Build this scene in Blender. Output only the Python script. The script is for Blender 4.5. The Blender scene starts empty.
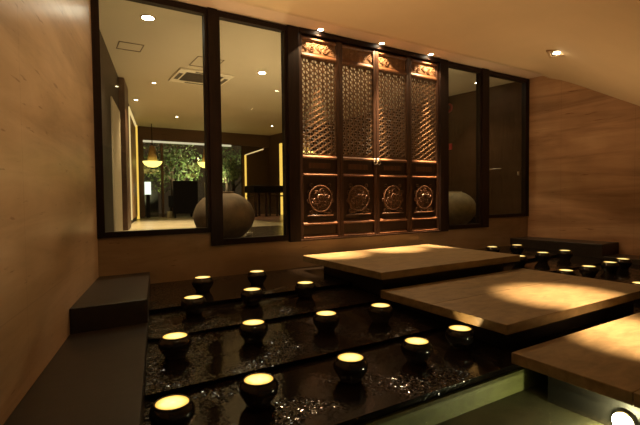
import bpy, bmesh, math, random
from mathutils import Vector, Matrix
random.seed(7)
S = bpy.context.scene
COL = S.collection
PI = math.pi

# ------------------------------------------------------------------ layout (metres, z=0 is the inner floor)
FY = 5.0                                   # plane of the glazed front
def lwall(y): return 0.385 + 0.222 * (y - 5)          # left stone wall (flares out)
def rwall(y): return 7.66 + 0.13 * (5 - y)           # right stone wall
def lwall_in(y): return 0.449 + 0.213 * (y - 5.7)    # dark panelled wall inside, left
TZ = [-0.383, -0.443, -0.503, -0.573]                # tops of the black water steps
TY = [3.92, 3.31, 2.515, 1.80]                       # their front edges
CZ = 2.70                                            # foyer ceiling
def ledge_l(y): return 0.885 + 0.195 * (y - 5)       # inner edge of left ledges
def ledge_r(y): return 7.13 + 0.13 * (5 - y)
def ceil_z(x, y):
    d = (x - 7.715) * 0.558 - (y - 4.575) * 0.83
    k = 0.12
    sp = d if d / k > 30 else k * math.log(1 + math.exp(d / k))
    return max(0.05, CZ - 0.645 * sp)

# ------------------------------------------------------------------ materials
def new_mat(name):
    m = bpy.data.materials.new(name); m.use_nodes = True
    nt = m.node_tree; nt.nodes.clear()
    out = nt.nodes.new('ShaderNodeOutputMaterial')
    return m, nt, out
def N(nt, t, **kw):
    n = nt.nodes.new(t)
    for k, v in kw.items(): setattr(n, k, v)
    return n
def principled(nt, out, col=(.5,.5,.5), rough=.5, metal=0, spec=.5):
    b = N(nt, 'ShaderNodeBsdfPrincipled')
    b.inputs['Base Color'].default_value = (*col, 1)
    b.inputs['Roughness'].default_value = rough
    b.inputs['Metallic'].default_value = metal
    b.inputs['Specular IOR Level'].default_value = spec
    nt.links.new(b.outputs[0], out.inputs[0])
    return b
def coords(nt, scale=(1,1,1), rot=(0,0,0)):
    tc = N(nt, 'ShaderNodeTexCoord'); mp = N(nt, 'ShaderNodeMapping')
    mp.inputs['Scale'].default_value = scale; mp.inputs['Rotation'].default_value = rot
    nt.links.new(tc.outputs['Object'], mp.inputs[0])
    return mp.outputs[0]
def noise(nt, vec, scale, detail=4, rough=.6, dist=0):
    n = N(nt, 'ShaderNodeTexNoise')
    n.inputs['Scale'].default_value = scale; n.inputs['Detail'].default_value = detail
    n.inputs['Roughness'].default_value = rough; n.inputs['Distortion'].default_value = dist
    nt.links.new(vec, n.inputs['Vector'])
    return n.outputs[0]
def ramp(nt, fac, stops):
    r = N(nt, 'ShaderNodeValToRGB')
    el = r.color_ramp.elements
    while len(el) < len(stops): el.new(.5)
    for e, (p, c) in zip(el, stops): e.position = p; e.color = (*c, 1)
    nt.links.new(fac, r.inputs[0])
    return r.outputs[0]
def mixcol(nt, a, b, fac, mode='MULTIPLY'):
    m = N(nt, 'ShaderNodeMix', data_type='RGBA', blend_type=mode)
    if isinstance(fac, (int, float)): m.inputs[0].default_value = fac
    else: nt.links.new(fac, m.inputs[0])
    nt.links.new(a, m.inputs[6]); nt.links.new(b, m.inputs[7])
    return m.outputs[2]
def bump(nt, h, b, strength=.3, dist=.01):
    n = N(nt, 'ShaderNodeBump'); n.inputs['Strength'].default_value = strength
    n.inputs['Distance'].default_value = dist
    nt.links.new(h, n.inputs['Height']); nt.links.new(n.outputs[0], b.inputs['Normal'])

def plain(name, col, rough=.5, metal=0, spec=.5, var=.25, vs=8, bmp=0, bscale=60):
    m, nt, out = new_mat(name)
    b = principled(nt, out, col, rough, metal, spec)
    v = coords(nt)
    f = noise(nt, v, vs)
    c = ramp(nt, f, [(.3, tuple(x * (1 - var) for x in col)), (.7, tuple(min(1, x * (1 + var)) for x in col))])
    nt.links.new(c, b.inputs['Base Color'])
    if bmp: bump(nt, noise(nt, v, bscale), b, bmp, .004)
    return m
def stone(name, lo, mid, hi, axis_scale, rough=.45, pits=True, joints=None, spec=.4, bmp=.25):
    """travertine: long soft horizontal veins, small dark pits, fine slab joints"""
    m, nt, out = new_mat(name)
    b = principled(nt, out, mid, rough, 0, spec)
    v = coords(nt, axis_scale)
    f = noise(nt, v, 1.0, 8, .62, .6)
    c = ramp(nt, f, [(.28, lo), (.5, mid), (.72, hi)])
    v1 = coords(nt)
    if pits:
        v2 = coords(nt, tuple(a * 3.2 for a in axis_scale))
        f2 = noise(nt, v2, 2.2, 3, .5)
        c = mixcol(nt, c, ramp(nt, f2, [(.27, (.55, .45, .38)), (.34, (1, 1, 1))]), .9)
        f3 = noise(nt, v1, 2.0, 2)
        c = mixcol(nt, c, ramp(nt, f3, [(.3, (.85, .83, .8)), (.7, (1, 1, 1))]), 1)
    if joints:
        br = N(nt, 'ShaderNodeTexBrick'); br.offset = 0
        br.inputs['Color1'].default_value = br.inputs['Color2'].default_value = (1, 1, 1, 1)
        br.inputs['Mortar'].default_value = (.86, .84, .82, 1)
        br.inputs['Scale'].default_value = 1
        br.inputs['Mortar Size'].default_value = .004
        br.inputs['Brick Width'].default_value, br.inputs['Row Height'].default_value = joints[0], joints[1]
        mp = N(nt, 'ShaderNodeCombineXYZ'); sx = N(nt, 'ShaderNodeSeparateXYZ')
        nt.links.new(v1, sx.inputs[0])
        nt.links.new(sx.outputs[joints[2]], mp.inputs[0]); nt.links.new(sx.outputs[joints[3]], mp.inputs[1])
        nt.links.new(mp.outputs[0], br.inputs['Vector'])
        c = mixcol(nt, c, br.outputs[0], 1)
    nt.links.new(c, b.inputs['Base Color'])
    bump(nt, f, b, bmp, .01)
    return m
def wood(name, lo, hi, scale=(14, 14, 1.2), rough=.4, spec=.5):
    m, nt, out = new_mat(name)
    b = principled(nt, out, hi, rough, 0, spec)
    f = noise(nt, coords(nt, scale), 2.5, 6, .6, .4)
    nt.links.new(ramp(nt, f, [(.3, lo), (.7, hi)]), b.inputs['Base Color'])
    bump(nt, f, b, .15, .003)
    return m
def emit(name, col, strength, var=None):
    m, nt, out = new_mat(name)
    e = N(nt, 'ShaderNodeEmission')
    e.inputs[0].default_value = (*col, 1); e.inputs[1].default_value = strength
    if var:
        f = noise(nt, coords(nt), var, 2)
        nt.links.new(ramp(nt, f, [(.3, tuple(x * .8 for x in col)), (.7, col)]), e.inputs[0])
    nt.links.new(e.outputs[0], out.inputs[0])
    return m
def glass(name, tint=(.93, .95, .92), ior=1.45, rough=0.0):
    m, nt, out = new_mat(name)
    t = N(nt, 'ShaderNodeBsdfTransparent'); t.inputs[0].default_value = (*tint, 1)
    g = N(nt, 'ShaderNodeBsdfGlossy'); g.inputs['Roughness'].default_value = rough
    lw = N(nt, 'ShaderNodeLayerWeight'); lw.inputs[0].default_value = .5
    pw = N(nt, 'ShaderNodeMath', operation='POWER'); pw.inputs[1].default_value = 5
    fr = N(nt, 'ShaderNodeMath', operation='MULTIPLY_ADD')
    f0 = ((ior - 1) / (ior + 1)) ** 2
    fr.inputs[1].default_value = 1 - f0; fr.inputs[2].default_value = f0
    nt.links.new(lw.outputs['Facing'], pw.inputs[0]); nt.links.new(pw.outputs[0], fr.inputs[0])
    mx = N(nt, 'ShaderNodeMixShader')
    nt.links.new(fr.outputs[0], mx.inputs[0]); nt.links.new(t.outputs[0], mx.inputs[1]); nt.links.new(g.outputs[0], mx.inputs[2])
    nt.links.new(mx.outputs[0], out.inputs[0])
    return m, nt, g, lw
def wet(name, col, rough, amp, scale):
    """thin film of running water over black stone: ripples break reflections of the lamps into glints"""
    m, nt, out = new_mat(name)
    b = principled(nt, out, col, rough, 0, .5)
    v = coords(nt)
    vo = N(nt, 'ShaderNodeTexVoronoi'); vo.inputs['Scale'].default_value = scale
    nt.links.new(v, vo.inputs['Vector'])
    sub = N(nt, 'ShaderNodeVectorMath', operation='SUBTRACT'); sub.inputs[1].default_value = (.5, .5, .5)
    nt.links.new(vo.outputs['Color'], sub.inputs[0])
    sc = N(nt, 'ShaderNodeVectorMath', operation='SCALE'); nt.links.new(sub.outputs[0], sc.inputs[0])
    mk = N(nt, 'ShaderNodeMath', operation='MULTIPLY'); mk.inputs[1].default_value = amp
    # ripples gather in patches, and along the left ledge where the water runs in
    sx = N(nt, 'ShaderNodeSeparateXYZ'); nt.links.new(v, sx.inputs[0])
    ma = N(nt, 'ShaderNodeMath', operation='MULTIPLY_ADD'); ma.inputs[1].default_value = -.195; nt.links.new(sx.outputs[1], ma.inputs[0]); nt.links.new(sx.outputs[0], ma.inputs[2])
    mr = N(nt, 'ShaderNodeMapRange'); mr.inputs['From Min'].default_value = -.06; mr.inputs['From Max'].default_value = .14
    mr.inputs['To Min'].default_value = 1.15; mr.inputs['To Max'].default_value = 0
    nt.links.new(ma.outputs[0], mr.inputs['Value'])
    mx_ = N(nt, 'ShaderNodeMath', operation='MAXIMUM'); nt.links.new(mr.outputs[0], mx_.inputs[1])
    nt.links.new(ramp(nt, noise(nt, v, 2.6, 2, .5), [(.46, (.05,)*3), (.64, (.85,)*3)]), mx_.inputs[0])
    nt.links.new(mx_.outputs[0], mk.inputs[0])
    nt.links.new(mk.outputs[0], sc.inputs['Scale'])
    g = N(nt, 'ShaderNodeNewGeometry')
    ad = N(nt, 'ShaderNodeVectorMath', operation='ADD'); nt.links.new(g.outputs['Normal'], ad.inputs[0]); nt.links.new(sc.outputs[0], ad.inputs[1])
    nm = N(nt, 'ShaderNodeVectorMath', operation='NORMALIZE'); nt.links.new(ad.outputs[0], nm.inputs[0])
    nt.links.new(nm.outputs[0], b.inputs['Normal'])
    nt.links.new(ramp(nt, noise(nt, v, 5), [(.3, tuple(c * .7 for c in col)), (.7, tuple(c * 1.3 for c in col))]), b.inputs['Base Color'])
    return m

M = {}
M['trav_l'] = stone('travertine left', (.37, .25, .15), (.545, .39, .25), (.66, .50, .35), (1.2, .6, 4.5), .34, True, (1.35, 1.9, 1, 2), .45)
M['trav_r'] = stone('travertine right', (.29, .16, .085), (.52, .315, .18), (.66, .43, .26), (.7, .42, 4.2), .5, True, (1.1, 1.75, 1, 2))
M['base'] = stone('base stone', (.24, .165, .10), (.34, .245, .155), (.42, .31, .205), (.8, .8, 3.5), .5, True, None)
M['deck'] = stone('platform stone', (.125, .088, .042), (.185, .131, .064), (.245, .175, .09), (5, 11, 11), .5, False, None, .35, .3)
M['ceil'] = plain('ceiling plaster', (.64, .475, .285), .85, var=.03, vs=2)
M['strip'] = plain('soffit plaster', (.60, .44, .31), .85, var=.03, vs=2)  # pinkish: light bounced off the wood put into the plaster colour
M['ceil_in'] = plain('inner ceiling plaster', (.60, .52, .38), .8, var=.03, vs=2)
M['frame'] = wood('dark frame wood', (.008, .004, .003), (.020, .009, .006), rough=.45, spec=.2)
M['door'] = wood('carved door wood', (.026, .011, .006), (.062, .026, .013), rough=.42)
M['rail'] = wood('lamplit rail wood', (.09, .04, .018), (.19, .085, .04), rough=.36)  # lighter than the door wood: lamplight on the chamfers put into the colour
M['doorpanel'] = wood('door panel wood', (.016, .007, .004), (.034, .015, .008), rough=.45)
M['lattice'] = wood('lattice wood', (.10, .055, .028), (.20, .115, .06), rough=.4)
M['relief'] = wood('carving wood', (.05, .023, .012), (.12, .056, .03), rough=.36)
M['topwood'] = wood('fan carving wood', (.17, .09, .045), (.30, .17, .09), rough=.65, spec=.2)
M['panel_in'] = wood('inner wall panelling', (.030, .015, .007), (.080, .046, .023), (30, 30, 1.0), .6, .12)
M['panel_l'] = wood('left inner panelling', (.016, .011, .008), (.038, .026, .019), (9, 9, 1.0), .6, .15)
M['beam'] = wood('brown beam', (.075, .036, .02), (.11, .055, .03), (1, 8, 8), .5)
M['granite'] = plain('black granite', (.024, .018, .014), .38, var=.25, vs=18, bmp=.06, bscale=90)
M['black'] = plain('black stone base', (.008, .007, .006), .5, var=.2)
M['wet'] = wet('wet black step', (.0085, .0062, .0046), .10, .46, 105)
M['ceramic'] = plain('black glazed ceramic', (.010, .008, .007), .16, var=.2, spec=.6)
def lens_mat():
    m, nt, out = new_mat('glowing lens')
    e = N(nt, 'ShaderNodeEmission'); e.inputs[1].default_value = 1.0
    tc = N(nt, 'ShaderNodeTexCoord'); sp = N(nt, 'ShaderNodeSeparateXYZ'); cb = N(nt, 'ShaderNodeCombineXYZ')
    nt.links.new(tc.outputs['Object'], sp.inputs[0]); nt.links.new(sp.outputs[0], cb.inputs[0]); nt.links.new(sp.outputs[1], cb.inputs[1])
    ln = N(nt, 'ShaderNodeVectorMath', operation='LENGTH'); nt.links.new(cb.outputs[0], ln.inputs[0])
    mul = N(nt, 'ShaderNodeMath', operation='MULTIPLY'); mul.inputs[1].default_value = 12.5; nt.links.new(ln.outputs['Value'], mul.inputs[0])
    c = ramp(nt, mul.outputs[0], [(0, (1.8, 1.3, .55)), (.6, (1.6, 1.1, .36)), (.86, (1.3, .78, .16)), (1, (1.0, .45, .05))])
    f = noise(nt, tc.outputs['Object'], 30, 2)
    c = mixcol(nt, c, ramp(nt, f, [(.3, (.82, .8, .75)), (.65, (1, 1, 1))]), 1)
    nt.links.new(c, e.inputs[0]); nt.links.new(e.outputs[0], out.inputs[0])
    return m
M['lens'] = lens_mat()
M['lamp'] = emit('lamp face', (1.0, .80, .52), 45)
M['lamp_in'] = emit('inner lamp face', (1.0, .90, .66), 14)
M['lamp_hot'] = emit('bright inner lamp', (1.0, .92, .72), 60)
M['yellow'] = emit('yellow light strip', (1.0, .60, .10), 1.0)
M['palestrip'] = emit('pale cove light', (1.0, .86, .55), .62)
M['edge_light'] = emit('amber edge light', (1.0, .70, .30), .8)
M['bowl'] = emit('pendant bowl', (1.0, .78, .18), 2.2)
M['white_lit'] = emit('lit white screen', (.95, 1.0, .85), 1.3)
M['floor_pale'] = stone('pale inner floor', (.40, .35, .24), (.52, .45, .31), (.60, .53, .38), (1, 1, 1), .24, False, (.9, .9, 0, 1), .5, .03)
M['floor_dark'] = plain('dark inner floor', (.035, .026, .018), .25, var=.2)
M['floor_wood'] = wood('red wood floor', (.13, .055, .03), (.22, .10, .055), (1, 12, 12), .28)
M['urn'] = plain('brown stone urn', (.27, .195, .125), .6, var=.25, vs=9, bmp=.3, bscale=30)
M['urn_g'] = plain('olive stone urn', (.34, .29, .175), .6, var=.25, vs=9, bmp=.3, bscale=30)
M['white'] = plain('white stone', (.75, .68, .55), .6, var=.05)
M['acwhite'] = plain('cassette plastic', (.90, .82, .64), .5, var=.03)
M['acdark'] = plain('cassette grille', (.09, .075, .055), .6, var=.1)
M['dark'] = plain('dark upholstery', (.005, .0045, .004), .7, var=.2, spec=.1)
M['metal'] = plain('steel', (.75, .70, .62), .25, metal=1, var=.05)
M['red'] = plain('red plastic', (.42, .035, .03), .4, var=.1)
M['leaf'] = plain('leaves', (.13, .19, .05), .5, var=.5, vs=6)
M['leaf_hi'] = plain('highlight leaves', (.42, .46, .20), .5, var=.3, vs=6)  # lighter leaf copy: lamp highlights put into the colour
M['bark'] = plain('bark', (.12, .07, .04), .8, var=.3, bmp=.4, bscale=20)
M['pool_f'] = plain('olive pool floor', (.05, .05, .026), .6, var=.25, vs=9)
M['pool'] = plain('green pool tile', (.13, .14, .045), .6, var=.18, vs=14)
M['palewall'] = plain('pale door reveal', (.50, .42, .30), .6, var=.05)
M['garden'] = plain('garden wall', (.42, .36, .16), .8, var=.1)
M['trim'] = plain('downlight trim', (.45, .30, .16), .4, var=.05)
M['tan'] = plain('tan niche panel', (.36, .23, .11), .5, var=.08)
M['shade'] = plain('pale lamp shade', (.55, .50, .44), .7, var=.05)
gm, gnt, gg, gfr = glass('window glass'); M['glass'] = gm
wm, wnt, wg, wfr = glass('pool water', (.86, .87, .72), 1.33, .03)
_b = N(wnt, 'ShaderNodeBump'); _b.inputs['Strength'].default_value = .35; _b.inputs['Distance'].default_value = .01
wnt.links.new(noise(wnt, coords(wnt), 28, 3), _b.inputs['Height'])
wnt.links.new(_b.outputs[0], wg.inputs['Normal']); wnt.links.new(_b.outputs[0], wfr.inputs['Normal'])
M['water'] = wm

# ------------------------------------------------------------------ mesh helpers
def hexa(bm, pts):
    v = [bm.verts.new(p) for p in pts]
    for f in ((0,3,2,1),(4,5,6,7),(0,1,5,4),(1,2,6,5),(2,3,7,6),(3,0,4,7)):
        bm.faces.new([v[i] for i in f])
    return v
def box(bm, x0, x1, y0, y1, z0, z1):
    return hexa(bm, [(x0,y0,z0),(x1,y0,z0),(x1,y1,z0),(x0,y1,z0),(x0,y0,z1),(x1,y0,z1),(x1,y1,z1),(x0,y1,z1)])
def prism(bm, poly, fn0, fn1):
    """extrude an outline (list of 2-tuples) between two mappings of it into space"""
    a = [bm.verts.new(fn0(*p)) for p in poly]; b = [bm.verts.new(fn1(*p)) for p in poly]
    n = len(poly)
    bm.faces.new(a); bm.faces.new(b[::-1])
    for i in range(n):
        j = (i + 1) % n
        bm.faces.new([a[i], b[i], b[j], a[j]])
def lathe(bm, prof, n=28, c=(0,0,0), cap0=True, cap1=False):
    rings = []
    for r, z in prof:
        rings.append([bm.verts.new((c[0] + r*math.cos(2*PI*i/n), c[1] + r*math.sin(2*PI*i/n), c[2] + z)) for i in range(n)])
    for a, b in zip(rings, rings[1:]):
        for i in range(n):
            j = (i + 1) % n
            bm.faces.new([a[i], a[j], b[j], b[i]])
    if cap0: bm.faces.new(rings[0][::-1])
    if cap1: bm.faces.new(rings[-1])
def tube(bm, pts, r, n=6, closed=False):
    pts = [Vector(p) for p in pts]; L = len(pts); rings = []
    rr = r if isinstance(r, (list, tuple)) else [r] * L
    for i, p in enumerate(pts):
        a = pts[(i - 1) % L] if (closed or i > 0) else p
        b = pts[(i + 1) % L] if (closed or i < L - 1) else p
        t = (b - a).normalized()
        up = Vector((0, 1, 0)) if abs(t.y) < .9 else Vector((1, 0, 0))
        u = t.cross(up).normalized(); w = u.cross(t)
        rings.append([bm.verts.new(p + rr[i] * (math.cos(2*PI*k/n) * u + math.sin(2*PI*k/n) * w)) for k in range(n)])
    m = L if closed else L - 1
    for i in range(m):
        a, b = rings[i], rings[(i + 1) % L]
        for k in range(n):
            j = (k + 1) % n
            bm.faces.new([a[k], a[j], b[j], b[k]])
    if not closed: bm.faces.new(rings[0][::-1]); bm.faces.new(rings[-1])
def bar(bm, p, q, w, d):
    """flat lattice bar from p to q in the XZ plane, width w, depth d in Y"""
    p, q = Vector(p), Vector(q); t = (q - p).normalized(); nrm = Vector((-t.z, 0, t.x)) * w / 2; dy = Vector((0, d / 2, 0))
    a, b, c, e = p - nrm, q - nrm, q + nrm, p + nrm
    hexa(bm, [a - dy, b - dy, b + dy, a + dy, e - dy, c - dy, c + dy, e + dy])
def obj(name, bm, mat, parent=None, smooth=False, bevel=0, seg=2):
    bmesh.ops.recalc_face_normals(bm, faces=bm.faces[:])
    if bevel:
        bmesh.ops.bevel(bm, geom=[e for e in bm.edges], offset=bevel, segments=seg, affect='EDGES', profile=.5)
    me = bpy.data.meshes.new(name); bm.to_mesh(me); bm.free()
    for p in me.polygons: p.use_smooth = smooth
    me.materials.append(M[mat])
    o = bpy.data.objects.new(name, me); COL.objects.link(o)
    if parent: o.parent = parent
    return o
def B(): return bmesh.new()
def boxo(name, x0, x1, y0, y1, z0, z1, mat, parent=None, bevel=0):
    bm = B(); box(bm, x0, x1, y0, y1, z0, z1); return obj(name, bm, mat, parent, bevel=bevel)
def tag(o, label=None, cat=None, group=None, kind=None):
    if label: o['label'] = label
    if cat: o['category'] = cat
    if group: o['group'] = group
    if kind: o['kind'] = kind
    return o
def struct(o, label=None, cat=None): return tag(o, label, cat, None, 'structure')
def thing(name, label, cat, loc=(0,0,0), group=None):
    o = bpy.data.objects.new(name, None); COL.objects.link(o); o.location = loc; o.empty_display_size = .1
    return tag(o, label, cat, group)
def dup(root, loc, label=None, rotz=None):
    r = root.copy(); COL.objects.link(r); r.location = loc
    if rotz is not None: r.rotation_euler[2] = rotz
    if label: r['label'] = label
    for ch in list(root.children):
        c = ch.copy(); COL.objects.link(c); c.parent = r
        for g in list(ch.children):
            d = g.copy(); COL.objects.link(d); d.parent = c
    return r

# ------------------------------------------------------------------ setting: foyer shell
bm = B()
prism(bm, [(lwall(-1.5), -1.5), (lwall(5.0), 5.0), (lwall(5.0) - .3, 5.0), (lwall(-1.5) - .3, -1.5)], lambda x, y: (x, y, -1.0), lambda x, y: (x, y, 2.8))
struct(obj('wall_left', bm, 'trav_l'), 'polished travertine wall at the left edge of the picture', 'wall')
bm = B()
prism(bm, [(rwall(-1.5), -1.5), (rwall(5.0), 5.0), (rwall(5.0) + .3, 5.0), (rwall(-1.5) + .3, -1.5)], lambda x, y: (x, y, -1.0), lambda x, y: (x, y, 2.8))
struct(obj('wall_right', bm, 'trav_r'), 'travertine wall on the right with long horizontal veins', 'wall')

# ceiling of the foyer: flat, bending down to the right, its far edge hung a little below the soffit strip
bm = B(); rows = []
NY, NX = 72, 120
for j in range(NY + 1):
    y = -1.5 + (4.60 + 1.5) * j / NY
    rows.append([bm.verts.new((x, y, ceil_z(x, y))) for x in [lwall(y) - .05 + (rwall(y) - lwall(y) + .1) * i / NX for i in range(NX + 1)]])
for j in range(NY):
    for i in range(NX):
        bm.faces.new([rows[j][i], rows[j+1][i], rows[j+1][i+1], rows[j][i+1]])
top = [bm.verts.new((v.co.x, v.co.y, 2.9)) for v in rows[-1]]
for i in range(NX): bm.faces.new([rows[-1][i], top[i], top[i+1], rows[-1][i+1]])
struct(obj('ceiling', bm, 'ceil', smooth=True), 'plain warm plaster ceiling above the stone platforms, bending down at right', 'ceiling')
struct(boxo('trim_1', lwall(5) - .15, rwall(4.4) + .2, 4.55, 5.06, 2.732, 2.80, 'strip'), 'narrow plaster soffit strip with small lamps above the carved doors', 'soffit')

# base wall under the glazing: high below the outer panes, low below the inner panes and doors
bm = B()
prof = [(lwall(5) - .05, -.95), (rwall(5) + .05, -.95), (rwall(5) + .05, .155), (6.40, .155), (6.40, .0), (5.38, .0), (5.38, -.02), (2.66, -.02), (2.66, .0), (1.615, .0), (1.615, .155), (lwall(5) - .05, .155)]
prism(bm, prof, lambda x, z: (x, 4.985, z), lambda x, z: (x, 5.10, z))
struct(obj('wall_back', bm, 'base'), 'rough brown stone wall below the windows and carved doors', 'wall')

# ------------------------------------------------------------------ glazing
def rail_box(bm, x0, x1, z0, z1, y0=4.965, y1=5.055): box(bm, x0, x1, y0, y1, z0, z1)
def window(n, x0, x1, z0, sill, label):
    """frame ring between x0..x1, its bottom rail z0..sill, with one pane"""
    bm = B(); w = .035
    rail_box(bm, x0, x1, z0, sill); rail_box(bm, x0, x1, 2.655, 2.72)
    rail_box(bm, x0, x0 + w, sill, 2.655); rail_box(bm, x1 - w, x1, sill, 2.655)
    f = obj('window_%d' % n, bm, 'frame'); struct(f, label, 'window')
    p = boxo('pane', x0 + w, x1 - w, 5.005, 5.013, sill, 2.655, 'glass', f)
    return f
struct(boxo('trim_2', .335, .415, 4.955, 5.065, .155, 2.72, 'frame'), 'black jamb between the left stone wall and the glazing', 'jamb')
window(1, .415, 1.56, .157, .215, 'outermost tall window on the left, beside the left stone wall')
window(2, 1.67, 2.572, .002, .072, 'tall window left of the carved doors, with a round urn behind it')
window(3, 5.47, 6.315, .002, .072, 'tall window right of the carved doors, with an olive urn behind it')
window(4, 6.486, 7.60, .157, .215, 'outermost tall window on the right, beside the right stone wall')
struct(boxo('trim_3', 1.56, 1.67, 4.945, 5.075, .002, 2.725, 'frame'), 'dark mullion between the two left windows', 'mullion')
struct(boxo('trim_4', 6.315, 6.486, 4.945, 5.075, .002, 2.725, 'frame'), 'dark mullion between the two right windows', 'mullion')
struct(boxo('trim_5', 7.60, 7.655, 4.955, 5.065, .157, 2.72, 'frame'), 'dark jamb between the glazing and the right stone wall', 'jamb')
struct(boxo('trim_6', 2.572, 2.738, 4.935, 5.085, -.018, 2.725, 'frame', bevel=.008), 'wide dark wooden post left of the carved doors', 'post')
struct(boxo('trim_7', 5.280, 5.470, 4.935, 5.085, -.018, 2.725, 'frame', bevel=.008), 'wide dark wooden post right of the carved doors', 'post')
struct(boxo('trim_8', 2.738, 5.280, 4.93, 5.085, 2.665, 2.728, 'frame', bevel=.006), 'dark wooden head beam above the carved doors', 'beam')
struct(boxo('trim_9', 2.738, 5.280, 4.93, 5.085, -.018, .004, 'door'), 'thin wooden threshold under the carved doors', 'threshold')

# ------------------------------------------------------------------ carved doors
LW = .635
def mould(bm, x0, x1, z0, z1, yf=4.955, yb=5.03):
    """a rail whose upper front edge is a broad chamfer that catches light from above"""
    h = z1 - z0
    prism(bm, [(yb, z0), (yf + .012, z0), (yf, z0 + h * .2), (yf, z0 + h * .42), (yf + .038, z1), (yb, z1)],
          lambda y, z: (x0, y, z), lambda y, z: (x1, y, z))
def clip_line(x0, z0, dx, dz, X0, X1, Z0, Z1):
    t0, t1 = -99, 99
    for o_, d_, a, b in ((x0, dx, X0, X1), (z0, dz, Z0, Z1)):
        if abs(d_) < 1e-9:
            if o_ < a or o_ > b: return None
            continue
        u, v = sorted(((a - o_) / d_, (b - o_) / d_)); t0, t1 = max(t0, u), min(t1, v)
    return (t0, t1) if t1 - t0 > .01 else None
def lattice_bm(X0, X1, Z0, Z1):
    bm = B(); nb = 8; a = (X1 - X0) / nb; d = 2 * a * math.tan(PI / 6); yc = 4.992
    for i in range(1, nb): bar(bm, (X0 + i * a, yc, Z0), (X0 + i * a, yc, Z1), .008, .022)
    for sgn in (1, -1):
        k = -14
        while k < 44:
            zz = Z0 + k * d / 2 * 2
            c = clip_line(X0, zz, math.cos(PI/6), sgn * math.sin(PI/6), X0, X1, Z0, Z1)
            if c:
                P = lambda t: (X0 + t * math.cos(PI/6), yc, zz + sgn * t * math.sin(PI/6))
                bar(bm, P(c[0]), P(c[1]), .011 if sgn > 0 else .008, .032 if sgn > 0 else .022)
            k += 1
    # small hexagon rosettes on the crossings
    for i in range(nb + 1):
        x = X0 + i * a
        k = 0
        while True:
            z = Z0 + (k + (.5 if i % 2 else 0)) * d
            if z > Z1 + .02: break
            k += 1
            R = a * .34
            for s in range(6):
                A0, A1 = PI/6 + s * PI/3, PI/6 + (s + 1) * PI/3
                p = (x + R * math.cos(A0), yc - .002, z + R * math.sin(A0)); q = (x + R * math.cos(A1), yc - .002, z + R * math.sin(A1))
                if X0 <= min(p[0], q[0]) and max(p[0], q[0]) <= X1 and Z0 <= min(p[2], q[2]) and max(p[2], q[2]) <= Z1:
                    bar(bm, p, q, .0065, .022)
    for z in (Z0 + .004, Z1 - .004): bar(bm, (X0, yc, z), (X1, yc, z), .012, .026)
    for x in (X0 + .004, X1 - .004): bar(bm, (x, yc, Z0), (x, yc, Z1), .012, .026)
    return bm
def scroll(bm, cx, cz, r, turns, a0, sgn, y, th):
    n = int(10 * turns)
    pts = [(cx + (r * (1 - .78 * i / n)) * math.cos(a0 + sgn * 2*PI*turns*i/n), y, cz + (r * (1 - .78 * i / n)) * math.sin(a0 + sgn * 2*PI*turns*i/n)) for i in range(n + 1)]
    tube(bm, pts, th, 5)
def relief_top(x0, x1, z0, z1, seed):
    bm = B(); rnd = random.Random(seed); y = 4.981
    w = x1 - x0; cz = (z0 + z1) / 2
    for i in range(5):
        cx = x0 + w * (.1 + .2 * i)
        scroll(bm, cx, cz + .016 * (-1) ** i, .048, 1.4, PI * i, 1 if i % 2 else -1, y, .006)
        scroll(bm, cx + .03, cz - .03 * (-1) ** i, .026, 1.0, PI * i + 1, -1 if i % 2 else 1, y, .007)
    tube(bm, [(x0 + w * t / 24, y, cz + .035 * math.sin(t * 1.3)) for t in range(1, 24)], .006, 5)
    return bm
def medallion_bm(cx, cz, r, seed):
    bm = B(); rnd = random.Random(seed); y = 4.972
    for rr, th in ((r, .014), (r * .86, .006)):
        tube(bm, [(cx + rr * math.cos(2*PI*i/28), y, cz + rr * math.sin(2*PI*i/28)) for i in range(28)], th, 6, True)
    for q in range(3):      # low dome the coils lie on
        ra, rb, ya, yb = r * (.92 - .3 * q), r * (.62 - .3 * q), 4.985 - .006 * q, 4.985 - .006 * (q + 1)
        A = [bm.verts.new((cx + ra*math.cos(2*PI*i/28), ya, cz + ra*math.sin(2*PI*i/28))) for i in range(28)]
        Bv = [bm.verts.new((cx + max(rb, .004)*math.cos(2*PI*i/28), yb, cz + max(rb, .004)*math.sin(2*PI*i/28))) for i in range(28)]
        for i in range(28): bm.faces.new([A[i], A[(i+1) % 28], Bv[(i+1) % 28], Bv[i]])
    for i in range(12):
        a = 2*PI*i/12 + .1
        scroll(bm, cx + r*.74*math.cos(a), cz + r*.74*math.sin(a), r*.13, 1.1, a + 1, 1 if i % 2 else -1, y - .002, .007)
    # coiled carving inside the round
    for i in range(6):
        a = 2*PI*i/6 + .3
        scroll(bm, cx + r*.54*math.cos(a), cz + r*.54*math.sin(a), r*.27, 1.3, a, 1 if i % 2 else -1, y - .004, .010)
    scroll(bm, cx, cz, r*.34, 1.6, .5, 1, y - .006, .012)
    for i in range(9):
        a = 2*PI*i/9
        tube(bm, [(cx + r*q*math.cos(a + .25*q), y - .002, cz + r*q*math.sin(a + .25*q)) for q in (.3, .5, .72)], [.008, .011, .006], 5)
    return bm
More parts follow.
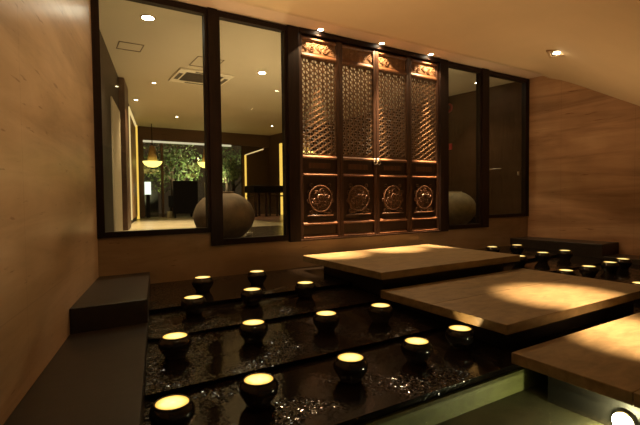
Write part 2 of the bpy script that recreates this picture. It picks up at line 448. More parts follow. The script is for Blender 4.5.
def corner_scrolls_bm(cx, cz, w, h):
    bm = B(); y = 4.974
    for sx in (-1, 1):
        scroll(bm, cx + sx * w * .36, cz - h * .41, .05, 1.2, PI/2, sx, y, .011)
        tube(bm, [(cx + sx * w * .12, y, cz - h*.47), (cx + sx * w * .24, y, cz - h*.43), (cx + sx * w * .40, y, cz - h*.46)], .011, 5)
        scroll(bm, cx + sx * w * .42, cz + h * .20, .035, 1.1, -PI/2, sx, y, .008)
        scroll(bm, cx + sx * w * .44, cz - h * .08, .032, 1.1, PI/2, -sx, y, .008)
        scroll(bm, cx + sx * w * .36, cz + h * .42, .038, 1.1, -PI/2, -sx, y, .008)
    box(bm, cx - w*.5, cx + w*.5, 4.958, 4.985, cz - h*.56, cz - h*.52)
    return bm
leaf_labels = ['carved wooden lattice door leaf, leftmost of the four, with lit fan carving on top',
               'carved wooden lattice door leaf just left of the central pull rings',
               'carved wooden lattice door leaf just right of the central pull rings',
               'carved wooden lattice door leaf, rightmost of the four, beside the right windows']
for i in range(4):
    x0 = 2.740 + i * LW; x1 = x0 + LW - .004
    d = thing('door_%d' % (i + 1), leaf_labels[i], 'door', (0, 0, 0), 'carved lattice door leaves'); d['kind'] = 'structure'
    sw = .052
    for a in (x0, x1 - sw):
        bm = B(); box(bm, a, a + sw, 4.962, 5.035, .006, 2.66); obj('stile', bm, 'door', d, bevel=.007)
    a0, a1 = x0 + sw, x1 - sw
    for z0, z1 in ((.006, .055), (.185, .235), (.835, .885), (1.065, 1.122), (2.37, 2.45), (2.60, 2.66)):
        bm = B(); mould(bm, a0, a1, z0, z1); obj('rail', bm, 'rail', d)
    boxo('bottom_panel', a0, a1, 4.985, 5.01, .055, .185, 'doorpanel', d)
    cp = boxo('carved_panel', a0, a1, 4.985, 5.01, .235, .835, 'doorpanel', d)
    cx, cz = (a0 + a1) / 2, .535
    obj('medallion', medallion_bm(cx, cz, .175, i), 'relief', cp, True)
    obj('corner_scrolls', corner_scrolls_bm(cx, cz, .40, .42), 'relief', cp, True)
    boxo('waist_panel', a0, a1, 4.985, 5.01, .885, 1.065, 'doorpanel', d)
    bm = B(); box(bm, cx - .17, cx + .17, 4.978, 4.986, .94, 1.01); obj('waist_carving', bm, 'relief', d, bevel=.003)
    obj('lattice', lattice_bm(a0, a1, 1.122, 2.37), 'lattice', d)
    tp = boxo('top_panel', a0, a1, 4.985, 5.01, 2.45, 2.60, 'topwood', d)
    obj('top_carving', relief_top(a0, a1, 2.45, 2.60, i), 'topwood', tp, True)
    if i in (1, 2):
        hx = x1 - .03 if i == 1 else x0 + .03
        bm = B(); lathe(bm, [(.0, 0), (.03, 0), (.026, .01), (.012, .018)], 16); bmesh.ops.rotate(bm, verts=bm.verts[:], cent=(0,0,0), matrix=Matrix.Rotation(PI/2, 3, 'X'))
        bmesh.ops.translate(bm, verts=bm.verts[:], vec=(hx, 4.962, 1.08))
        h = obj('pull_plate', bm, 'metal', d, True)
        bm = B(); tube(bm, [(hx + .028*math.cos(2*PI*k/16), 4.944, 1.045 + .028*math.sin(2*PI*k/16)) for k in range(16)], .005, 6, True)
        obj('pull_ring', bm, 'metal', h, True)

# ------------------------------------------------------------------ water steps
ZB = [-.368, -.432, -.484, -.555]                    # tread heights at the back edge; each tread falls a little towards the pool
ZF = [-.396, -.462, -.526, -.591]                    # and at its front edge
YBK = [4.985, TY[0], TY[1], TY[2]]
def tread_z(i, y): return ZB[i] + (ZF[i] - ZB[i]) * (YBK[i] - y) / (YBK[i] - TY[i])
def step(name, i, label):
    """one wet black step sloping to its front edge, ends following the ledges, with a small nosing"""
    bm = B(); y0, y1 = TY[i], YBK[i] + (.035 if i else 0); f = y0 + .035
    def solid(ya, yb, dz0, dz1, bottom=None):
        z = lambda y: tread_z(i, min(y, YBK[i]))
        P = []
        for d in (dz0, dz1):
            for x, y in ((ledge_l(ya), ya), (ledge_r(ya), ya), (ledge_r(yb), yb), (ledge_l(yb), yb)):
                P.append((x, y, bottom if (bottom is not None and d == dz0) else z(y) + d))
        hexa(bm, P)
    solid(y0, y1, -.007, 0); solid(f, y1, -.5, -.007, -.80)
    return struct(obj(name, bm, 'wet'), label, 'water step')
step('water_step', 0, 'highest wet black step, against the brown base wall')
step('water_step', 1, 'second wet black step from the brown base wall')
step('water_step', 2, 'third wet black step from the brown base wall')
step('water_step', 3, 'lowest wet black step, edging the green pool')

def ledge(name, poly, z0, z1, label):
    bm = B(); prism(bm, poly, lambda x, y: (x, y, z0), lambda x, y: (x, y, z1))
    return tag(obj(name, bm, 'granite', bevel=.006), label, 'ledge', 'black granite ledges along the side walls')
G = .002
ledge('granite_block', [(lwall(3.62) + G, 3.62), (ledge_l(3.62) - G, 3.62), (ledge_l(4.98) - G, 4.98), (lwall(4.98) + G, 4.98)], -.80, -.236, 'high black granite block at the far end of the left wall')
ledge('granite_bench', [(lwall(-.6) + G, -.6), (ledge_l(-.6) - G, -.6), (ledge_l(3.615) - G, 3.615), (lwall(3.615) + G, 3.615)], -.80, -.42, 'long low black granite ledge along the left travertine wall, in front')
ledge('granite_block', [(ledge_r(3.50) + G, 3.50), (rwall(3.50) - G, 3.50), (rwall(4.98) - G, 4.98), (ledge_r(4.98) + G, 4.98)], -.80, -.230, 'black granite block under the right wall, behind the jars')
ledge('granite_bench', [(ledge_r(-.6) + G, -.6), (rwall(-.6) - G, -.6), (rwall(3.495) - G, 3.495), (ledge_r(3.495) + G, 3.495)], -.80, -.42, 'lower black granite ledge at the right edge, beside the right wall')

# pool in front of the lowest step
bm = B(); box(bm, -1.6, 9.0, -1.5, TY[3] + .03, -.84, -.80); struct(obj('pool_floor', bm, 'pool_f'), 'pale green floor of the shallow pool', 'pool floor')
struct(boxo('pool_wall', -.3, 7.5, TY[3] + .010, TY[3] + .034, -.80, -.655, 'pool'), 'green tiled pool side under the lowest black step', 'pool wall')
bm = B(); vs = [bm.verts.new(p) for p in ((.262, TY[3] + .009, -.678), (-.19, -.55, -.678), (7.8, -.55, -.678), (7.5, TY[3] + .009, -.678))]; bm.faces.new(vs)
tag(obj('pool_water', bm, 'water'), 'clear shallow green-lit water in the pool at bottom right', 'water', None, 'stuff')

# ------------------------------------------------------------------ stone platforms
def platform(x0, x1, y0, y1, zt, ped, label):
    t = thing('stone_platform', label, 'platform', (0, 0, 0), 'stone stepping platforms')
    ym = (y0 + y1) / 2 + .03
    for a, b in ((y0, ym - .0015), (ym + .0015, y1)):
        boxo('slab', x0, x1, a, b, zt - .075, zt, 'deck', t, .005)
    bm = B(); prism(bm, ped, lambda y, z: (x0 + .13, y, z), lambda y, z: (x1 - .13, y, z))
    obj('pedestal', bm, 'black', t)
    return t
e = .001
platform(2.685, 4.87, 3.262, 4.81, -.18, [(3.40, -.2555), (4.52, -.2555), (4.52, tread_z(0, 4.52) + e), (TY[0] - e, ZF[0] + e), (TY[0] - e, ZB[1] + e), (3.40, tread_z(1, 3.40) + e)],
         'highest tan stone platform, directly before the carved doors')
platform(2.672, 4.93, 1.885, 3.262, -.35, [(2.0, -.4255), (3.12, -.4255), (3.12, tread_z(2, 3.12) + e), (TY[2] - e, ZF[2] + e), (TY[2] - e, ZB[3] + e), (2.0, tread_z(3, 2.0) + e)],
         'middle tan stone platform with an oval pool of lamplight on it')
platform(2.59, 4.85, .30, 1.797, -.50, [(.45, -.5755), (1.62, -.5755), (1.62, -.799), (.45, -.799)],
         'lowest tan stone platform over the green pool, at bottom right')

# ------------------------------------------------------------------ glowing jars
def jar_proto(label):
    t = thing('glowing_jar', label, 'jar', (0, 0, 0), 'black glowing jars on the water steps')
    bm = B()
    lathe(bm, [(.064, 0), (.068, .004), (.068, .012), (.080, .030), (.096, .054), (.106, .080), (.1075, .098), (.101, .118), (.091, .131), (.087, .136), (.087, .141), (.083, .1445), (.0795, .143), (.078, .138), (.077, .112)], 36)
    obj('bowl', bm, 'ceramic', t, True)
    bm = B(); lathe(bm, [(.0775, .1395), (.068, .1402), (.05, .1405), (.025, .1408), (.001, .141)], 36, cap0=False, cap1=True)
    obj('light_lens', bm, 'lens', t, True)
    return t
jars = [
 (1.271,4.357,0,'glowing black jar on the highest step, nearest the left granite block'),
 (1.868,4.370,0,'glowing black jar on the highest step, below the left windows, near the first platform'),
 (1.014,3.760,1,'glowing black jar at the left end of the second step, beside the left ledge'),
 (1.561,3.775,1,'glowing black jar in the middle of the three on the second step, left side'),
 (2.129,3.771,1,'glowing black jar on the second step, just left of the highest platform'),
 (0.671,2.960,2,'glowing black jar at the left end of the third step, beside the left ledge'),
 (1.232,2.963,2,'glowing black jar on the third step, second from the left granite ledge'),
 (1.818,2.890,2,'glowing black jar on the third step, third from the left ledge'),
 (2.340,2.855,2,'glowing black jar on the third step beside the middle platform'),
 (0.466,2.145,3,'glowing black jar at the bottom left, largest, nearest the left granite ledge'),
 (0.926,2.166,3,'glowing black jar on the lowest step, second from the left ledge'),
 (1.530,2.158,3,'glowing black jar on the lowest step, third from the left ledge'),
 (2.082,2.159,3,'glowing black jar on the lowest step, fourth from the left ledge'),
 (2.548,2.192,3,'glowing black jar tucked against the middle platform, lighting its side'),
 (5.803,4.361,0,'glowing jar behind the highest platform on the right, only its bright rim showing'),
 (6.336,4.300,0,'glowing jar on the right before the left end of the granite block'),
 (5.569,3.740,1,'glowing jar half hidden by the right corner of the highest platform'),
 (6.168,3.765,1,'glowing jar on the right, second step, middle of its three'),
 (6.677,3.721,1,'glowing jar on the right, second step, nearest the granite block'),
 (5.283,2.929,2,'glowing jar behind the middle platform on the right, only its bright rim showing'),
 (5.807,2.933,2,'glowing jar right of the middle platform, the left one of a row of three'),
 (6.376,2.947,2,'glowing jar right of the middle platform, the middle one of a row of three'),
 (6.834,2.992,2,'glowing jar farthest to the right, beside the lower right ledge'),
 (5.491,2.228,3,'glowing jar cut by the right edge of the picture beyond the middle platform')]
for k, (x, y, t, lab) in enumerate(jars):
    if k == 0: J0 = jar_proto(lab); J0.location = (x, y, tread_z(t, y) + .001)
    else: dup(J0, (x, y, tread_z(t, y) + .001), lab, k * .7)

# ------------------------------------------------------------------ lamps of the foyer
def lamp_obj(name, kind, loc, power, col=(1, .66, .34), target=None, angle=60, blend=.5, radius=.03):
    l = bpy.data.lights.new(name, kind); l.energy = power; l.color = col; l.shadow_soft_size = radius
    o = bpy.data.objects.new(name, l); COL.objects.link(o); o.location = loc
    if kind == 'SPOT':
        l.spot_size = math.radians(angle); l.spot_blend = blend
        d = Vector(target) - Vector(loc); o.rotation_euler = d.to_track_quat('-Z', 'Y').to_euler()
    return o
def round_downlight(x, y, z, label, r=.036, mat='lamp', group=None, name='ceiling_downlight'):
    t = thing(name, label, 'ceiling light', (x, y, z), group)
    bm = B(); lathe(bm, [(r, -.004), (r * 1.32, -.004), (r * 1.36, 0), (r, 0)], 24, cap0=False); obj('trim_ring', bm, 'trim', t, True)
    bm = B(); lathe(bm, [(r, -.0035), (.002, -.0055)], 24, cap0=False, cap1=True); obj('bulb_face', bm, mat, t, True)
    return t
for x, lab in ((3.03, 'small round downlight in the soffit above the leftmost door leaf'), (4.05, 'small round downlight in the soffit above the middle of the doors'), (5.02, 'small round downlight in the soffit above the rightmost door leaf')):
    round_downlight(x, 4.88, 2.732, lab, group='soffit downlights over the doors')
    lamp_obj('soffit_spot', 'SPOT', (x, 4.88, 2.722), 60, target=(x, 4.875, 0), angle=104, blend=.08, radius=.02)
    lamp_obj('soffit_core', 'SPOT', (x, 4.88, 2.71), 3000, target=(x, 4.74, 0), angle=24, blend=1, radius=.02)
# square recessed downlight in the sloping part
sx, sy = 6.386, 3.701
t = thing('square_downlight', 'square recessed downlight in the ceiling at upper right', 'ceiling light', (sx, sy, ceil_z(sx, sy) - .012))
t.rotation_euler = (0, .16, .35)
bm = B()
for a, b, c, d in ((-.12, .12, -.12, -.085), (-.12, .12, .085, .12), (-.12, -.085, -.085, .085), (.085, .12, -.085, .085)): box(bm, a, b, c, d, -.008, .02)
obj('trim_frame', bm, 'trim', t)
boxo('lamp_tray', -.085, .085, -.085, .085, .004, .016, 'acdark', t)
bm = B(); lathe(bm, [(.05, -.002), (.03, -.012), (.002, -.014)], 24, cap0=False, cap1=True); obj('bulb_face', bm, 'lamp', t, True)
lamp_obj('square_spot', 'SPOT', (sx, sy, 2.58), 25, target=(6.0, 3.2, -.4), angle=95, blend=.9, radius=.05)
# fill spots added over the jar lenses to brighten the ceiling and walls
for x, y, t, lab in jars:
    lamp_obj('jar_fill_spot', 'SPOT', (x, y, tread_z(t, y) + .150), 25 if x < 4 else 13, (1, .66, .33), (x, y + .001, 5), 112, .9, .04)
lamp_obj('jar_side_light', 'SPOT', (2.545, 2.20, tread_z(3, 2.2) + .151), 2.2, (1, .66, .28), (2.672, 2.215, -.355), 95, .25, .01)
# unseen downlights: two make the platform pools of light, two are added as fill
for x, y, tx, ty, tz, pw, an, bl, lab in (
    (3.85, 2.15, 3.87, 2.19, -.35, 2600, 25, 1.0, 'round downlight in the ceiling straight above the middle platform'),
    (3.62, 1.35, 3.68, 1.42, -.50, 2600, 25, 1.0, 'round downlight in the ceiling straight above the lowest platform'),
    (1.10, .9, 1.2, 1.9, -.5, 14, 80, .9, 'added fill downlight in the ceiling above the near jars, out of view'),
    (.35, 2.6, -.0, 2.9, 1.2, 8, 100, .9, 'added fill downlight in the ceiling beside the left wall, out of view')):
    z = ceil_z(x, y)
    round_downlight(x, y, z - .001, lab)
    lamp_obj('unseen_spot', 'SPOT', (x, y, z - .03), pw, target=(tx, ty, tz), angle=an, blend=bl, radius=.03)
# underwater lamp on the pedestal of the lowest platform
t = thing('underwater_lamp', 'round underwater lamp glowing under the edge of the lowest platform', 'pool light', (2.719, 1.17, -.735))
t.rotation_euler = (0, -PI / 2, 0)
bm = B(); lathe(bm, [(.062, 0), (.062, .02), (.056, .024)], 24); obj('housing', bm, 'metal', t, True)
bm = B(); lathe(bm, [(.056, .0242), (.002, .030)], 24, cap0=False, cap1=True); obj('bulb_face', bm, 'lamp_hot', t, True)
lamp_obj('underwater_spot', 'POINT', (2.655, 1.17, -.725), 12, (1, .92, .55), radius=.03)

# ------------------------------------------------------------------ inner room behind the glass
ZI = 2.731; YB = 14.0
def rin(y): return 7.66 - .13 * (y - 5)
bm = B()
prism(bm, [(lwall_in(5.1), 5.1), (lwall_in(YB), YB), (lwall_in(YB) - .2, YB), (lwall_in(5.1) - .2, 5.1)], lambda x, y: (x, y, 0), lambda x, y: (x, y, ZI))
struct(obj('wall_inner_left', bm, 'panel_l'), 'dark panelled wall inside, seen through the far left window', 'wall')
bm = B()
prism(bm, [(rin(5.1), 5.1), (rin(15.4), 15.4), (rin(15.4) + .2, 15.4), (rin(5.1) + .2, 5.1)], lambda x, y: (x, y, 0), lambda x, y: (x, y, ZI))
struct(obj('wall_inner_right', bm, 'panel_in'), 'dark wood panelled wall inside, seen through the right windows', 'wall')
struct(boxo('ceiling_inner', -.3, 8.0, 5.1, 15.6, ZI, ZI + .06, 'ceil_in'), 'pale ceiling of the room behind the glass', 'ceiling')
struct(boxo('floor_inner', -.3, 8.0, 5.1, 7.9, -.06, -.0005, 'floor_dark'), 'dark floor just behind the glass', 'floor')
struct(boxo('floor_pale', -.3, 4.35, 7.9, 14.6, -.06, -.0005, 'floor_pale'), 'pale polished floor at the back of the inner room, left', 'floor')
struct(boxo('floor_wood', 4.35, 8.0, 7.9, 15.6, -.06, -.0005, 'floor_wood'), 'reddish wood floor at the back of the inner room, right', 'floor')
struct(boxo('trim_10', lwall_in(13.9), rin(14) , 13.92, 14.08, 2.33, ZI, 'beam'), 'brown beam across the back of the inner room', 'beam')
tag(boxo('cove_light', 2.35, 5.1, 13.90, 13.99, 2.275, 2.328, 'palestrip'), 'long pale light strip under the brown beam at the back', 'light strip')
struct(boxo('wall_inner_back', 5.5, rin(14), 14.0, 14.1, 0, 2.33, 'panel_in'), 'dark wall at the back right of the inner room', 'wall')
struct(boxo('trim_11', 2.22, 2.36, 13.94, 14.06, 0, 2.33, 'beam'), 'brown post at the left of the garden window', 'post')
struct(boxo('trim_12', 2.86, 2.93, 13.96, 14.04, 0, 2.275, 'beam'), 'thin brown post in the garden window left of the tree', 'post')
bm = B(); box(bm, 2.36, 5.5, 13.985, 13.99, 0, 2.275); struct(obj('window_5', bm, 'glass'), 'garden window at the back of the inner room', 'window')
# left wall inside: pale doorway, brown pillar, lit niche
def on_lwall(name, y0, y1, z0, z1, th, mat, parent=None):
    bm = B()
    prism(bm, [(lwall_in(y0) + .001, y0), (lwall_in(y1) + .001, y1), (lwall_in(y1) + th, y1), (lwall_in(y0) + th, y0)], lambda x, y: (x, y, z0), lambda x, y: (x, y, z1))
    return obj(name, bm, mat, parent)
d5 = struct(on_lwall('door_5', 7.25, 8.45, .0005, 2.1, .02, 'palewall'), 'pale lit doorway in the dark left wall inside', 'door')
struct(on_lwall('trim_13', 8.5, 9.3, .0005, 2.72, .10, 'beam'), 'brown pillar beside the pale doorway inside', 'pillar')
tag(on_lwall('amber_light_strip', 9.305, 9.40, .25, 2.55, .09, 'edge_light'), 'amber light strip along the brown pillar inside', 'light strip')
nt_ = thing('lit_niche', 'tan niche with bright yellow edges near the garden window inside', 'niche', (0, 0, 0))
on_lwall('back_panel', 10.4, 12.9, .1, 2.50, .02, 'tan', nt_)
on_lwall('edge_lamp', 10.3, 10.4, .1, 2.58, .05, 'edge_light', nt_)
on_lwall('edge_lamp', 12.75, 12.9, .02, 2.58, .06, 'yellow', nt_)
on_lwall('edge_lamp', 10.4, 12.6, 2.50, 2.58, .05, 'edge_light', nt_)
# right wall inside: light strip, alarm bell, call point, push bar, latch
def on_rwall(name, y0, y1, z0, z1, th, mat, parent=None):
    bm = B()
    prism(bm, [(rin(y0) - .001, y0), (rin(y1) - .001, y1), (rin(y1) - th, y1), (rin(y0) - th, y0)], lambda x, y: (x, y, z0), lambda x, y: (x, y, z1))
    return obj(name, bm, mat, parent)
tag(on_rwall('yellow_light_strip', 12.85, 13.25, .0, 2.38, .05, 'yellow'), 'tall yellow light strip on the dark wall left of the carved doors', 'light strip')
lf = thing('lit_doorframe', 'angled yellow edge light of the far doorway at the back', 'light strip', (0, 0, 0))
bm = B(); box(bm, 5.58, 5.62, 13.90, 13.97, .002, 2.02); obj('upright', bm, 'yellow', lf)
bm = B(); tube(bm, [(5.60, 13.93, 2.02), (5.79, 13.5, 2.10), (5.93, 13.2, 2.16)], .018, 6); obj('top_arm', bm, 'edge_light', lf)
bl = thing('alarm_bell', 'round red alarm bell high on the dark wall behind the right window', 'bell', (rin(6.7) - .001, 6.7, 2.477)); bl.rotation_euler = (0, -PI/2, .13)
bm = B(); lathe(bm, [(.10, 0), (.10, .02), (.085, .05)], 24); obj('gong', bm, 'red', bl, True)
bm = B(); lathe(bm, [(.06, .0505), (.03, .058), (.002, .06)], 20, cap1=True); obj('dome', bm, 'acdark', bl, True)
cp = tag(on_rwall('alarm_call_point', 6.62, 6.80, 1.565, 1.695, .04, 'red'), 'small red alarm box below the bell behind the right window', 'alarm box')
bm = B(); prism(bm, [(rin(6.67) - .0405, 6.67), (rin(6.75) - .0405, 6.75), (rin(6.75) - .044, 6.75), (rin(6.67) - .044, 6.67)], lambda x, y: (x, y, 1.60), lambda x, y: (x, y, 1.66)); obj('glass_cover', bm, 'dark', cp)
pb = thing('push_bar', 'steel horizontal pull bar on the dark panelling, far right window', 'handle', (0, 0, 0))
bm = B(); tube(bm, [(rin(5.85) - .06, 5.85, 1.083), (rin(5.47) - .06, 5.47, 1.083)], .012, 8); obj('grip', bm, 'metal', pb, True)
for y in (5.8, 5.52):
    bm = B(); tube(bm, [(rin(y) - .002, y, 1.083), (rin(y) - .055, y, 1.083)], .008, 6); obj('bracket', bm, 'metal', pb, True)
bm = B(); box(bm, 7.58, 7.612, 5.12, 5.15, .93, 1.01); tag(obj('door_latch', bm, 'metal', bevel=.004), 'small steel latch beside the right edge of the far right window', 'latch')

# urns behind the glass
def urn(x, y, z, mat, label):
    t = thing('stone_urn', label, 'urn', (x, y, z), 'big round urns flanking the carved doors')
    bm = B()
    lathe(bm, [(.17, 0), (.22, .03), (.30, .09), (.37, .18), (.405, .29), (.395, .38), (.355, .47), (.285, .55), (.20, .60), (.14, .622), (.13, .624)], 48)
    obj('body', bm, mat, t, True)
    bm = B(); lathe(bm, [(.13, .621), (.14, .625), (.145, .634), (.14, .641), (.13, .642), (.115, .636), (.11, .60), (.10, .5)], 40, cap0=False, cap1=True); obj('rim', bm, mat, t, True)
    return t
urn(1.96, 5.66, 0.001, 'urn', 'big round brown stone urn behind the mullion of the left windows')
urn(6.49, 5.72, 0.001, 'urn_g', 'big round olive stone urn behind the window right of the doors')
tag(boxo('white_block', 2.40, 2.50, 5.98, 6.06, .0005, .05, 'white', bevel=.006), 'small white block on the floor right of the brown urn', 'stone')
tag(boxo('dark_plinth', 6.98, 7.42, 5.95, 6.35, .0005, .12, 'black', bevel=.006), 'low dark plinth behind the olive urn', 'plinth')
tag(boxo('white_block', 7.08, 7.26, 6.0, 6.2, .121, .20, 'white', bevel=.006), 'small white block on the low plinth right of the olive urn', 'stone')

# ceiling fittings inside
ac = thing('cassette_air_conditioner', 'square white cassette air conditioner in the inner ceiling', 'air conditioner', (2.33, 7.84, ZI - .001))
bm = B()
for a, b, c, d in ((-.47, .47, -.43, -.30), (-.47, .47, .30, .43), (-.47, -.33, -.30, .30), (.33, .47, -.30, .30)): box(bm, a, b, c, d, -.03, 0)
obj('surround', bm, 'acwhite', ac, bevel=.006)
bm = B(); box(bm, -.33, .33, -.30, .30, -.018, 0)
for i in range(11): box(bm, -.32, .32, -.28 + i * .053, -.265 + i * .053, -.028, -.018)
obj('grille', bm, 'acdark', ac)
for q, (cx_, cy_, hx, hy) in enumerate(((-.40, 0, .035, .20), (.40, 0, .035, .20), (0, -.365, .20, .03), (0, .365, .20, .03))):
    boxo('louvre', cx_ - hx, cx_ + hx, cy_ - hy, cy_ + hy, -.0335, -.03, 'acdark', ac)
def hatch(x, y, w, h, label):
    bm = B()
    for a, b, c, d in ((-w, w, -h, -h + .012), (-w, w, h - .012, h), (-w, -w + .012, -h, h), (w - .012, w, -h, h)): box(bm, a, b, c, d, -.006, 0)
    o = obj('ceiling_hatch', bm, 'beam'); o.location = (x, y, ZI - .001); tag(o, label, 'hatch', 'access hatches in the inner ceiling')
hatch(1.0, 6.77, .165, .165, 'thin outlined ceiling hatch left of the air conditioner')
hatch(2.16, 6.96, .21, .26, 'thin outlined ceiling hatch just in front of the air conditioner')
for x, y, r, m, lab in (
    (1.035, 5.597, .068, 'lamp_hot', 'brightest downlight of the inner ceiling, top of the far left window'),
    (3.165, 7.048, .065, 'lamp_hot', 'bright downlight seen through the window left of the doors'),
    (1.677, 8.635, .036, 'lamp_in', 'small inner downlight left of the air conditioner, nearer of two'),
    (1.614, 10.287, .040, 'lamp_in', 'small inner downlight near the dark left wall, farther of two'),
    (2.87, 11.889, .036, 'lamp_in', 'small inner downlight between the air conditioner and the beam'),
    (5.705, 12.032, .036, 'lamp_in', 'small inner downlight at the far right of the left windows'),
    (7.039, 5.619, .05, 'lamp_hot', 'bright downlight behind the window right of the doors')):
    round_downlight(x, y, ZI - .001, lab, r, m, 'downlights in the inner ceiling')
for x, y, pw in ((1.2, 6.2, 110), (3.165, 7.05, 120), (1.677, 8.6, 150), (2.1, 10.0, 650), (5.7, 12.0, 160), (6.85, 5.8, 40)):  # the strongest has no fitting: added to brighten the pale floor
    lamp_obj('inner_spot', 'SPOT', (x, y, ZI - .03), pw, (1, .73, .41), (x, y + .05, 0), 100 if pw < 600 else 84, .7, .03)

# unseen fill uplights added behind the closed lower half of the doors
for x, pw in ((2.9, 120), (4.3, 70)):
    lamp_obj('inner_fill_uplight', 'SPOT', (x, 6.3, .25), pw, (1, .72, .40), (x, 6.6, 2.7), 150, 1.0, .08)
# pendants
def pendant(x, y, z, r, label):
    t = thing('pendant_lamp', label, 'lamp', (x, y, z), 'bowl pendants of the inner room')
    bm = B(); lathe(bm, [(.02, -r * .62), (r * .45, -r * .56), (r * .78, -r * .36), (r * .95, -r * .12), (r, 0), (r * .94, .0)], 28); obj('glass_bowl', bm, 'bowl', t, True)
    bm = B(); lathe(bm, [(r * .5, .02), (r * .42, .2), (r * .3, .42), (.02, .46)], 20, cap1=True); obj('stem_cover', bm, 'tan', t, True)
    bm = B(); tube(bm, [(0, 0, .46), (0, 0, ZI - z - .002)], .012, 6); obj('rod', bm, 'dark', t)
    return t
P0 = pendant(2.49, 13.3, 1.645, .27, 'yellow bowl pendant lamp at the left of the garden window')
P1 = dup(P0, (4.07, 13.3, 1.665), 'yellow bowl pendant lamp half hidden by the left mullion')
P2 = dup(P0, (5.12, 9.0, 1.62), 'bowl pendant lamp glimmering through the lattice of the door leaves')
lamp_obj('pendant_bulb', 'POINT', (2.50, 13.3, 1.85), 14, (1, .8, .4), radius=.1)
lamp_obj('pendant_bulb', 'POINT', (4.13, 13.3, 1.87), 14, (1, .8, .4), radius=.1)
lamp_obj('pendant_bulb', 'POINT', (5.12, 9.0, 1.85), 30, (1, .8, .5), radius=.1)

# furniture at the back
ch = thing('high_back_chair', 'black high-backed armchair standing before the garden window', 'chair', (3.37, 13.45, 0))
bm = B(); box(bm, -.36, .36, -.38, -.26, .12, 1.09); obj('backrest', bm, 'dark', ch, bevel=.03)
bm = B(); box(bm, -.30, .30, -.26, .30, .30, .46); obj('seat', bm, 'dark', ch, bevel=.03)
for sx_ in (-1, 1):
    bm = B(); box(bm, sx_ * .33 - .035, sx_ * .33 + .035, -.26, .30, .30, .66); obj('armrest', bm, 'dark', ch, bevel=.015)
    for sy_ in (-.30, .24):
        bm = B(); box(bm, sx_ * .31 - .025, sx_ * .31 + .025, sy_ - .025, sy_ + .025, .0005, .30); obj('leg', bm, 'metal' if False else 'dark', ch)
lp = thing('table_lamp', 'pale table lamp right of the black armchair', 'lamp', (4.16, 13.4, .56))
bm = B(); lathe(bm, [(.13, .06), (.13, .50)], 20, cap0=True, cap1=True); obj('lamp_shade', bm, 'shade', lp, True)
bm = B(); lathe(bm, [(.09, .0), (.09, .02), (.02, .04), (.02, .06)], 16, cap1=True); obj('base', bm, 'dark', lp, True)
st = thing('side_table', 'small dark side table under the pale lamp', 'table', (4.16, 13.4, 0))
bm = B(); box(bm, -.22, .22, -.22, .22, .53, .559); obj('tabletop', bm, 'dark', st, bevel=.005)
for a in (-.19, .19):
    for b in (-.19, .19):
        bm = B(); box(bm, a - .02, a + .02, b - .02, b + .02, .0005, .53); obj('leg', bm, 'dark', st)
cn = thing('floor_candle', 'small pale candle glass on the floor left of the armchair', 'candle', (2.98, 13.5, 0.0005))
bm = B(); lathe(bm, [(.075, 0), (.08, .02), (.08, .19), (.07, .19), (.07, .1)], 20); obj('glass_cup', bm, 'shade', cn, True)
bm = B(); lathe(bm, [(.069, .13), (.002, .135)], 20, cap0=False, cap1=True); obj('flame_glow', bm, 'edge_light', cn, True)
tb = thing('long_dark_table', 'long black table on the red wood floor at the back right', 'table', (5.66, 12.3, 0))
bm = B(); box(bm, -.62, .62, -.35, .35, .72, .93); obj('tabletop', bm, 'dark', tb, bevel=.01)
bm = B(); box(bm, -.58, .58, -.30, .30, .60, .64); obj('lower_shelf', bm, 'door', tb)
for a in (-.52, -.18, .18, .52):
    for b in (-.26, .26):
        bm = B(); box(bm, a - .025, a + .025, b - .025, b + .025, .0005, .72); obj('leg', bm, 'door', tb)

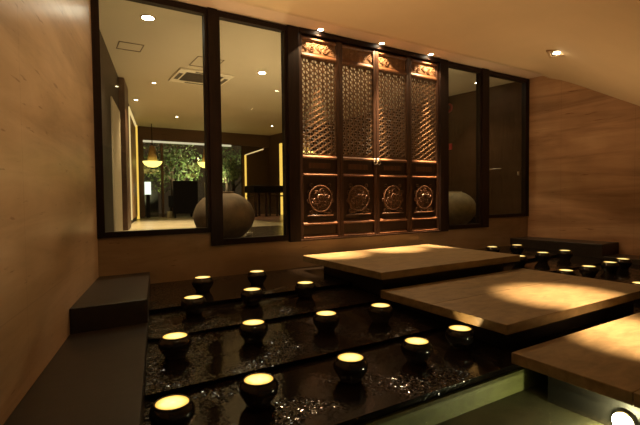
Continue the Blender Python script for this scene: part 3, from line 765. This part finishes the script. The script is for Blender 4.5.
# garden beyond the back window
struct(boxo('ground_garden', -2, 9, 14.6, 19, -.1, -.06, 'bark'), 'dark garden soil outside the back window', 'ground')
tag(boxo('garden_wall', 1.2, 3.2, 16.2, 16.4, -.05, 1.45, 'black'), 'low garden wall outside, behind the left pendant', 'wall')
tag(boxo('wall_coping', 1.15, 3.25, 16.15, 16.45, 1.4505, 1.60, 'garden'), 'yellow lit coping on the garden wall', 'coping')
ls = thing('lit_screen', 'small bright white screen on a dark stand, left of the garden window', 'screen', (2.455, 13.93, 0))
boxo('screen_face', -.085, .085, -.03, .03, .70, 1.08, 'white_lit', ls)
boxo('stand', -.05, .05, -.03, .03, .0005, .6995, 'dark', ls)
def tree(x, y, h, r, n, label, hi):
    t = thing('garden_tree', label, 'tree', (x, y, -.06), 'lit garden trees behind the back window')
    bm = B(); tube(bm, [(0, 0, 0), (.06, .02, h * .4), (-.02, .0, h * .75)], [.09, .07, .04], 8)
    for k in range(5):
        a = k * 1.3; tube(bm, [(.03, 0, h * (.35 + .07 * k)), (.5 * r * math.cos(a), .5 * r * math.sin(a), h * (.55 + .08 * k))], [.035, .012], 6)
    obj('trunk', bm, 'bark', t, True)
    bm = B(); rnd = random.Random(int(x * 100))
    mats = []
    for _ in range(n):
        a = rnd.uniform(0, 2*PI); el = math.asin(rnd.uniform(-.9, 1)); rr = r * rnd.uniform(.35, 1.0)
        c = Vector((rr * math.cos(el) * math.cos(a), rr * math.cos(el) * math.sin(a), h * .68 + rr * .95 * math.sin(el)))
        L, W = rnd.uniform(.09, .17), rnd.uniform(.03, .06)
        m3 = Matrix.Rotation(rnd.uniform(0, 2*PI), 3, 'Z') @ Matrix.Rotation(rnd.uniform(-1.2, 1.2), 3, 'X') @ Matrix.Rotation(rnd.uniform(0, PI), 3, 'Y')
        v = [bm.verts.new(c + m3 @ Vector(p)) for p in ((0, -L/2, 0), (W/2, 0, .012), (0, L/2, 0), (-W/2, 0, .012))]
        f = bm.faces.new(v); f.material_index = 1 if rnd.random() < hi else 0
    o = obj('foliage', bm, 'leaf', t); o.data.materials.append(M['leaf_hi'])
    return t
tree(3.6, 15.9, 2.6, 1.15, 1500, 'bushy dark green tree behind the black armchair', .10)
tree(5.35, 15.2, 2.4, .55, 1100, 'pale lit tree behind the half hidden pendant lamp', .45)
tree(6.4, 17.4, 2.8, 1.1, 700, 'dim tree at the right of the garden window', .05)
lamp_obj('garden_spot', 'SPOT', (4.6, 14.5, .1), 650, (1, .95, .65), (4.6, 15.8, 1.6), 80, .6, .05)
lamp_obj('garden_spot', 'SPOT', (2.8, 14.9, .3), 120, (1, .85, .45), (2.6, 16.3, 1.5), 80, .6, .05)

# ------------------------------------------------------------------ world, view, camera
w = bpy.data.worlds.new('World'); S.world = w; w.use_nodes = True
bg = w.node_tree.nodes.get('Background') or w.node_tree.nodes.new('ShaderNodeBackground')
bg.inputs[0].default_value = (1.0, .62, .32, 1); bg.inputs[1].default_value = .035
S.view_settings.view_transform = 'Standard'; S.view_settings.look = 'None'
S.view_settings.exposure = .27; S.view_settings.gamma = 1; S.view_settings.use_curve_mapping = False
S.cycles.max_bounces = 10; S.cycles.transparent_max_bounces = 16
S.cycles.use_denoising = True
S.cycles.sample_clamp_indirect = 3

yaw, pitch, roll = 0.549588433, 0.0337775073, -0.0107442698
fwd = Vector((math.sin(yaw) * math.cos(pitch), math.cos(yaw) * math.cos(pitch), -math.sin(pitch)))
r = Vector((math.cos(yaw), -math.sin(yaw), 0)); u = r.cross(fwd)
r2 = math.cos(roll) * r + math.sin(roll) * u; u2 = -math.sin(roll) * r + math.cos(roll) * u
cam = bpy.data.cameras.new('Camera'); cam.sensor_width = 36; cam.lens = 436.033 * 36 / 640; cam.clip_start = .02
co = bpy.data.objects.new('Camera', cam); COL.objects.link(co)
m = Matrix((r2, u2, -fwd)).transposed().to_4x4(); m.translation = (0, 0, .547)
co.matrix_world = m
S.camera = co
